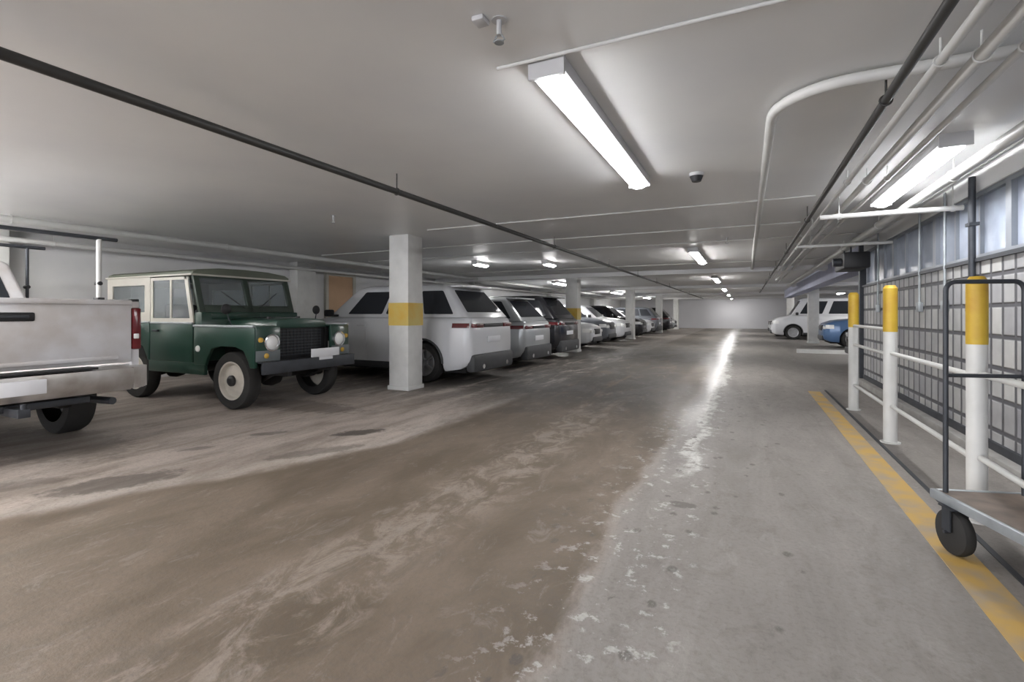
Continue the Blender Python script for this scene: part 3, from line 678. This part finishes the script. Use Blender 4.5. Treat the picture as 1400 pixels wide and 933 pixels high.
# ------------------------------------------------------------------ pickup truck (nose in, tailgate to the aisle)
def pickup():
    L, W = 5.7, 1.98; h = W/2; xr = -L/2
    t = thing('pickup_truck', 'dirty white pickup truck showing its tailgate at the left edge of the frame', 'truck', (-5.52-L/2, 1.86, 0), PI)
    P = 'paint_dirty'; wr = .39; axr, axf = xr+1.12, xr+1.12+3.5; zr = 1.40; zb = .62; bedf = xr+1.95
    # bed sides with wheel arch
    R = wr*1.2
    arcp = [(axr-math.cos(PI*k/16)*R, wr+math.sin(PI*k/16)*R) for k in range(17)]
    arcp = [p for p in arcp if p[1] > zb]
    poly = [(xr+.02, zb)]+[(arcp[0][0], zb)]+arcp+[(arcp[-1][0], zb)]+[(bedf, zb), (bedf, zr), (xr+.02, zr)]
    for sg in (1, -1):
        a, b = sorted((sg*h, sg*(h-.07)))
        MB().prism(poly, a, b, 'y', bev=.012).build('bed_side', P, t)
        a, b = sorted((sg*(h-.09), sg*(h+.005)))
        MB().box(xr+.03, bedf, a, b, zr, zr+.025, bev=.008).build('bed_rail_cap', 'black', t)
        a, b = sorted((sg*(h-.075), sg*(h+.006)))
        q = MB().box(xr-.012, xr+.09, a, b, .92, 1.34, bev=.02).build('tail_light', 'red', t)
        a, b = sorted((sg*(h-.065), sg*(h-.02))); MB().box(xr-.018, xr, a, b, 1.03, 1.08, bev=.006).build('reverse_lens', 'lens', q)
        b2 = MB(); pts = [(axr+math.cos(q)*R, sg*(h+.002), wr+math.sin(q)*R) for q in [PI*k/18 for k in range(2, 17)]]; b2.tube(pts, .025, 8).build('arch_trim', 'trimgrey', t)
    MB().box(xr+.05, bedf, -h+.08, h-.08, zb+.12, zb+.16).box(bedf-.04, bedf, -h+.08, h-.08, zb, zr).build('bed_floor', P, t)
    # tailgate : pressed panel
    tg = MB().box(xr-.005, xr+.05, -h+.08, h-.08, .80, zr+.005, bev=.015).build('tailgate', P, t)
    MB().box(xr-.03, xr+.0, -h+.085, h-.085, zr-.035, zr+.012, bev=.012).box(xr-.022, xr, -h+.2, h-.2, .83, .87, bev=.01).build('tailgate_lip', P, tg)
    hd = MB().box(xr-.018, xr, -.17, .17, 1.215, 1.29, bev=.012).build('tailgate_handle', 'black', tg)
    MB().box(xr-.03, xr-.012, -.13, .13, 1.24, 1.265, bev=.006).build('pull', 'steel_dark', hd)
    # bumper with step and plate
    bp = MB()
    sec = [(xr-.20, .60), (xr-.22, .66), (xr-.20, .76), (xr-.04, .78), (xr+.02, .76), (xr+.02, .55), (xr-.16, .55)]
    bp.prism(sec, -h+.16, h-.16, 'y', bev=.01)
    for sg in (1, -1):
        for k in range(5):
            a = k/5; b_ = (k+1)/5
            y0, y1 = h-.16+.18*a, h-.16+.18*b_; ins = .13*b_*b_
            a_, c_ = sorted((sg*y0, sg*y1)); bp.box(xr-.20+ins, xr+.02, a_, c_, .56, .765)
    bp.build('rear_bumper', 'chrome_dirty', t)
    MB().box(xr-.195, xr-.02, -h*.55, h*.55, .775, .79).build('bumper_step', 'black', t)
    MB().box(xr-.225, xr-.2, -.17, .17, .61, .73, bev=.004).build('licence_plate', 'plate', t)
    MB().box(xr-.30, xr+.1, -.04, .04, .44, .51, bev=.005).box(xr-.05, xr+.05, -.55, .55, .46, .52, bev=.01).cyl((xr-.28, 0, .51), (xr-.28, 0, .55), .02).build('tow_hitch', 'steel_dark', t)
    # chassis, axle, exhaust
    MB().box(xr+.06, 2.4, .36, .46, .42, .60, bev=.01).box(xr+.06, 2.4, -.46, -.36, .42, .60, bev=.01).box(bedf-.3, 2.5, -.75, .75, .34, .62, bev=.03).box(xr+.35, xr+.75, -.36, .36, .40, .66, bev=.05).build('chassis', 'under', t)
    ax = MB().cyl((axr, -h+.2, wr), (axr, h-.2, wr), .045); ax.lathe([(.05, -.17), (.13, -.1), (.15, 0), (.13, .1), (.05, .17)], 20, Matrix.Translation((axr, .1, wr))); ax.build('rear_axle', 'under', t)
    MB().tube([(bedf, -.62, .42), (axr+.5, -.62, .42), (axr, -.62, .58), (axr-.5, -.66, .44), (xr-.02, -.74, .44)], .035).build('exhaust', 'steel_dark', t)
    for sg in (1, -1): MB().tube([(axr-.62, sg*.5, .52), (axr-.3, sg*.5, .36), (axr, sg*.5, .31), (axr+.35, sg*.5, .36), (axr+.7, sg*.5, .50)], .03, 8).build('leaf_spring', 'under', t)
    for x in (axr, axf):
        for sg in (1, -1): wheel(t, x, sg*(h-.15), wr, .26, side=sg)
    # cab and nose
    xf = L/2
    top = [(bedf+.03, 1.32), (bedf+.1, 1.34), (xf-1.75, 1.34), (xf-1.5, 1.26), (xf-.4, 1.20), (xf-.1, 1.10), (xf, .95)]
    wid = [(bedf+.03, h-.02), (bedf+.3, h), (xf-1, h), (xf-.3, h*.93), (xf-.06, h*.8), (xf, h*.72)]
    B = Body(top, wid, [(bedf, .5), (xf, .5)], (axf,), wr); B.mesh().build('body', P, t, ang=45)
    greenhouse(t, xf-1.6, xf-2.3, bedf+.30, bedf+.08, 1.32, 1.93, h*.93, h*.78, P, [(.12, .5), (.54, .9)])
    for sg in (1, -1):
        B.patch(xf-.28, xf-.07, .92, 1.08, .008, sg).build('headlight', 'lens', t)
        B.patch(xf-2.75, xf-1.7, .6, 1.3, .005, sg).build('door', P, t, ang=45); B.patch(bedf+.12, xf-2.78, .6, 1.3, .005, sg).build('door', P, t, ang=45)
        y0, y1 = sorted((sg*(h+.03), sg*(h+.24))); MB().box(xf-1.95, xf-1.83, y0, y1, 1.34, 1.58, bev=.03).box(xf-1.93, xf-1.87, min(sg*(h-.1), y0) if sg > 0 else y1-.02, max(sg*(h-.1), y1) if sg < 0 else y0+.02, 1.36, 1.4).build('mirror', 'black', t)
    MB().box(xf-.05, xf+.03, -h*.6, h*.6, .72, 1.02, bev=.02).build('grille', 'black', t)
    MB().box(xf-.1, xf+.1, -h*.85, h*.85, .45, .68, bev=.05).build('front_bumper', 'chrome', t)
    # ladder rack
    for x, m in ((-6.2, 'white_pipe'), (-7.8, 'steel_dark')):
        lx = -(x+5.52+L/2)     # world X -> local x (rotated by PI)
        for sg in (1, -1):
            py = sg*(h-.045)
            rp = MB().cyl((lx, py, zr+.02), (lx, py, 2.07), .016 if m == 'steel_dark' else .024, n=12).build('rack_post', m, t)
            MB().box(lx-.05, lx+.05, py-.03, py+.03, zr+.02, zr+.05, bev=.004).build('rack_foot', 'black', rp)
            MB().cyl((lx-.03, py, zr+.2), (lx+.05, py, zr+.2), .022, n=12).build('rack_clamp', 'black', rp)
        MB().cyl((lx, -h-.12, 2.08), (lx, h+.12, 2.08), .02, n=12).build('rack_crossbar', 'steel_dark', t)
    return t
pickup()

# ------------------------------------------------------------------ old green four by four
def four_by_four():
    t = thing('old_four_by_four', 'old boxy green four-by-four with cream wheels facing the aisle', 'car', (-7.29, 5.02, 0), 0)
    G = 'green'; h = .82; wr = .385; af, ar = 1.12, -1.12
    def archpoly(x0, x1, zb, zt, ax, R, squared=True):
        pts = [(x0, zb)]
        if x0 < ax-R: pts += [(ax-R, zb)]
        a = [(ax-R, zb+.0), (ax-R*.92, wr+R*.62), (ax-R*.72, wr+R*.92), (ax-R*.35, wr+R*1.02), (ax+R*.35, wr+R*1.02), (ax+R*.72, wr+R*.92), (ax+R*.92, wr+R*.62), (ax+R, zb)]
        pts += [p for p in a if x0 < p[0] < x1][(1 if x0 < ax-R else 0):]
        pts += [(x1, zb)] if pts[-1][0] < x1-.001 or pts[-1][1] != zb else []
        pts += [(x1, zt), (x0, zt)]
        return pts
    for sg in (1, -1):
        a, b = sorted((sg*h, sg*(h-.05)))
        MB().prism(archpoly(-1.78, -.62, .60, 1.14, ar, .45), a, b, 'y', bev=.012).build('rear_side_panel', G, t)
        # wing: side, top and front with lamp
        wing = MB().prism(archpoly(.42, 1.66, .58, 1.10, af, .45), a, b, 'y', bev=.012)
        a2, b2 = sorted((sg*(h-.02), sg*.44))
        wing.box(.42, 1.66, a2, b2, 1.09, 1.115, bev=.01).box(1.63, 1.67, a2, b2, .66, 1.10, bev=.008)
        wg = wing.build('front_wing', G, t)
        a3, b3 = sorted((sg*(h-.05), sg*(h+.004)))
        door = MB().box(-.60, .40, min(sg*(h-.045), sg*(h+.006)), max(sg*(h-.045), sg*(h+.006)), .60, 1.145, bev=.014).build('door', G, t)
        y0, y1 = sorted((sg*(h-.03), sg*(h-.005)))
        # door top frame, cream
        dt = MB().box(-.60, .40, y0, y1, 1.145, 1.215).box(-.60, -.54, y0, y1, 1.215, 1.80).box(-.54, .26, y0, y1, 1.76, 1.80).box(-.13, -.09, y0, y1, 1.215, 1.76)
        dt.prism([(.40, 1.215), (.33, 1.215), (.20, 1.80), (.27, 1.80)], y0, y1, 'y')
        dt.build('door_top', 'cream', door)
        MB().box(-.54, .31, sg*(h-.018)-.003, sg*(h-.018)+.003, 1.21, 1.765).build('door_glass', 'glass_clear', door)
        y2, y3 = sorted((sg*(h+.006), sg*(h+.04))); MB().box(-.5, -.36, y2, y3, 1.02, 1.05, bev=.008).build('door_handle', 'steel_dark', door)
        # galvanised waist capping
        y2, y3 = sorted((sg*(h-.05), sg*(h+.014))); MB().box(-1.78, -.62, y2, y3, 1.14, 1.165, bev=.005).build('waist_capping', 'galv', t)
        # sill panel
        y2, y3 = sorted((sg*(h-.06), sg*(h-.01))); MB().box(-.66, .64, y2, y3, .44, .60, bev=.01).build('sill', G, t)
        y2, y3 = sorted((sg*(h-.03), sg*(h+.012))); MB().box(.42, 1.64, y2, y3, 1.098, 1.128, bev=.005).build('waist_capping', 'galv', t); MB().box(-.60, .40, y2, y3, 1.135, 1.16, bev=.005).build('waist_capping', 'galv', door)
        # small round lamps and filler on side
        MB().lathe([(.045, 0), (.04, .012), (.02, .016)], 20, Matrix.Translation((.52, sg*h, .80)) @ (Matrix.Identity(4) if sg > 0 else Matrix.Rotation(PI, 4, 'Z'))).build('side_lamp', 'lens', t)
        # hardtop side with window (frame pieces)
        y0, y1 = sorted((sg*(h-.05), sg*(h-.01)))
        hs = MB().box(-1.76, -.62, y0, y1, 1.165, 1.30).box(-1.76, -.62, y0, y1, 1.70, 1.82).box(-1.76, -1.62, y0, y1, 1.30, 1.70).box(-.76, -.62, y0, y1, 1.30, 1.70)
        hs.build('hardtop_side', 'cream', t)
        MB().box(-1.63, -.75, sg*(h-.03)-.003, sg*(h-.03)+.003, 1.29, 1.71).build('side_window', 'glass_clear', t)
        # headlight in wing front
        cy = sg*.585; RX = Matrix.Translation((1.67, cy, .90)) @ Matrix.Rotation(-PI/2, 4, 'Z')
        hl = MB().lathe([(.115, 0), (.115, .03), (.098, .035), (.095, .02)], 28, RX).build('headlight', 'chrome', t)
        MB().lathe([(.095, .015), (.08, .035), (.045, .048), (.012, .052)], 28, RX).build('lens', 'lens', hl)
        for dz, m in ((-.17, 'amber'), (.17, 'amber')):
            if dz > 0: continue
            RX2 = Matrix.Translation((1.67, sg*.66, .90+dz)) @ Matrix.Rotation(-PI/2, 4, 'Z')
            MB().lathe([(.036, 0), (.034, .02), (.015, .03)], 20, RX2).build('indicator', m, t)
        RX3 = Matrix.Translation((1.67, sg*.74, .94)) @ Matrix.Rotation(-PI/2, 4, 'Z')
        MB().lathe([(.034, 0), (.03, .02), (.012, .028)], 20, RX3).build('indicator', 'amber', t)
        for x, s_ in ((af, 1), (ar, 1)):
            wl = wheel(t, x, sg*.67, wr, .19, 'rim_cream', 'steel', sg)
            rim = wl.children[0]
            MB().lathe([(.075, .03), (.072, .095), (.05, .115), (.02, .118)], 24).build('hub', 'black', wl)
        # round wing mirror on stalk
        MB().cyl((1.05, sg*.70, 1.11), (1.03, sg*.76, 1.30), .008, n=8).build('mirror_stalk', 'steel_dark', t)
        MB().lathe([(.07, -.012), (.07, .0), (.04, .02)], 20, Matrix.Translation((1.03, sg*.76, 1.34)) @ Matrix.Rotation(-PI/2, 4, 'Z')).build('mirror', 'black', t)
    # bonnet with domed top
    bn = MB().prism([(-.43, 1.08), (.43, 1.08), (.43, 1.14), (.40, 1.185), (.2, 1.21), (0, 1.215), (-.2, 1.21), (-.40, 1.185), (-.43, 1.14)], .50, 1.58, 'x', bev=.01)
    bn.build('bonnet', G, t)
    MB().box(.50, 1.5, -.015, .015, 1.21, 1.225, bev=.004).build('bonnet_strip', 'black', t)
    for y in (-.25, .25): MB().cyl((1.2, y, 1.205), (1.2, y, 1.24), .03).build('bonnet_latch', 'black', t)
    # grille recessed
    g = MB().box(1.50, 1.54, -.43, .43, .62, 1.12); gr = g.build('radiator_panel', 'black', t)
    m = MB()
    for i in range(9): m.box(1.545, 1.56, -.36, .36, .70+i*.042, .712+i*.042)
    for i in range(13): m.box(1.54, 1.55, -.36+i*.06-.003, -.36+i*.06+.003, .69, 1.06)
    m.build('grille', 'steel_dark', t)
    # bumper, plate, over-riders, chassis
    MB().box(1.76, 1.80, -.80, .80, .50, .66, bev=.01).box(1.70, 1.78, -.80, .80, .645, .66).build('front_bumper', 'steel_dark', t)
    MB().box(1.802, 1.812, -.05, .47, .665, .785, bev=.004).box(1.79, 1.802, .1, .35, .62, .7).build('licence_plate', 'plate', t)
    MB().box(-1.80, 1.78, .34, .42, .44, .58, bev=.01).box(-1.80, 1.78, -.42, -.34, .44, .58, bev=.01).box(-1.80, -1.72, -.78, .78, .46, .60).box(-1.7, .5, -.72, .72, .58, .64).box(.3, 1.2, -.3, .3, .42, .95, bev=.05).build('chassis', 'under', t)
    MB().box(-1.76, 1.6, -.48, .48, .60, .66).box(-1.5, -.74, -.77, -.5, .64, .92).box(-1.5, -.74, .5, .77, .64, .92).box(.62, 1.55, .44, .50, .6, 1.08).box(.62, 1.55, -.50, -.44, .6, 1.08).build('inner_body', 'under', t)
    for x in (af, ar):
        a = MB().cyl((x, -.62, wr), (x, .62, wr), .042); a.lathe([(.05, -.16), (.12, -.1), (.14, 0), (.12, .1), (.05, .16)], 20, Matrix.Translation((x, -.15, wr))); a.build('axle', 'under', t)
        for sg in (1, -1): MB().tube([(x-.45, sg*.44, .48), (x-.2, sg*.44, .36), (x, sg*.44, .32), (x+.2, sg*.44, .36), (x+.45, sg*.44, .48)], .025, 8).build('leaf_spring', 'under', t)
    # bulkhead, windscreen, vents
    MB().box(.40, .56, -.80, .80, .62, 1.30, bev=.02).build('bulkhead', G, t)
    for sg in (1, -1):
        a, b = sorted((sg*.45, sg*.81)); MB().box(1.672, 1.68, a, b, .66, .80, bev=.004).build('front_apron', mat('grey wing front', (.15, .17, .175), .5), t)
    MB().box(.555, .575, -.66, -.1, 1.20, 1.28, bev=.006).build('vent_flap', G, t); MB().box(.555, .575, .1, .66, 1.20, 1.28, bev=.006).build('vent_flap', G, t)
    fr = MB()
    zb, zt, xb, xt = 1.30, 1.86, .47, .30
    sh = Matrix(((1, 0, (xt-xb)/(zt-zb), -zb*(xt-xb)/(zt-zb)), (0, 1, 0, 0), (0, 0, 1, 0), (0, 0, 0, 1)))
    for a in ((-.78, -.70, zb, zt), (.70, .78, zb, zt), (-.04, .04, zb, zt)): fr.box(xb-.02, xb+.03, a[0], a[1], a[2], a[3], bev=.006, mtx=sh)
    fr.box(xb-.02, xb+.03, -.70, .70, zb, zb+.10, bev=.006, mtx=sh).box(xb-.02, xb+.03, -.70, .70, zt-.07, zt, bev=.006, mtx=sh)
    ws = fr.build('windshield_frame', mat('dark green frame', (.035, .05, .038), .45), t)
    for sg in (1, -1):
        a, b = sorted((sg*.03, sg*.71)); MB().box(xb, xb+.006, a, b, zb+.09, zt-.06, mtx=sh).build('windshield_pane', 'glass_clear', ws)
        MB().cyl((xb+.045, sg*.12, zb+.06), (xb+.0, sg*.46, zb+.30), .006, n=6).build('wiper', 'black', ws)
    # roof with gutter
    rf = MB().prism([(-.80, 1.83), (.80, 1.83), (.79, 1.87), (.72, 1.905), (.4, 1.94), (0, 1.95), (-.4, 1.94), (-.72, 1.905), (-.79, 1.87)], -1.79, .36, 'x', bev=.015).build('roof', 'green_roof', t)
    MB().box(-1.80, .37, -.825, -.79, 1.815, 1.84, bev=.005).box(-1.80, .37, .79, .825, 1.815, 1.84, bev=.005).box(.345, .37, -.79, .79, 1.815, 1.84).build('gutter', 'cream', rf)
    # rear end
    MB().box(-1.78, -1.73, -.77, .77, .60, 1.165, bev=.01).build('rear_body_panel', G, t)
    rd = MB().box(-1.77, -1.73, -.77, .77, 1.165, 1.30).box(-1.77, -1.73, -.77, .77, 1.72, 1.82).box(-1.77, -1.73, -.77, -.5, 1.30, 1.72).box(-1.77, -1.73, .5, .77, 1.30, 1.72).build('rear_door_top', 'cream', t)
    MB().box(-1.752, -1.746, -.51, .51, 1.29, 1.73).build('rear_window', 'glass_clear', rd)
    for sg in (1, -1):
        MB().lathe([(.045, 0), (.04, .02), (.02, .03)], 20, Matrix.Translation((-1.78, sg*.68, .98)) @ Matrix.Rotation(PI/2, 4, 'Z')).build('tail_light', 'red', t)
    # interior
    MB().box(.30, .42, -.74, .74, 1.12, 1.34, bev=.03).build('dashboard', 'black', t)
    for y in (-.48, 0, .48):
        s_ = MB().box(-.42, .02, y-.21, y+.21, .82, .98, bev=.04).box(-.50, -.36, y-.21, y+.21, .96, 1.42, bev=.04); s_.build('seat', 'seat', t)
    MB().tube([(.16+math.cos(q)*.07, .42+math.sin(q)*.20, 1.24+math.cos(q)*.18) for q in [2*PI*k/24 for k in range(24)]], .012, 8, closed=True).cyl((.16, .42, 1.24), (.32, .42, 1.16), .014).build('steering_wheel', 'black', t)
    return t
four_by_four()
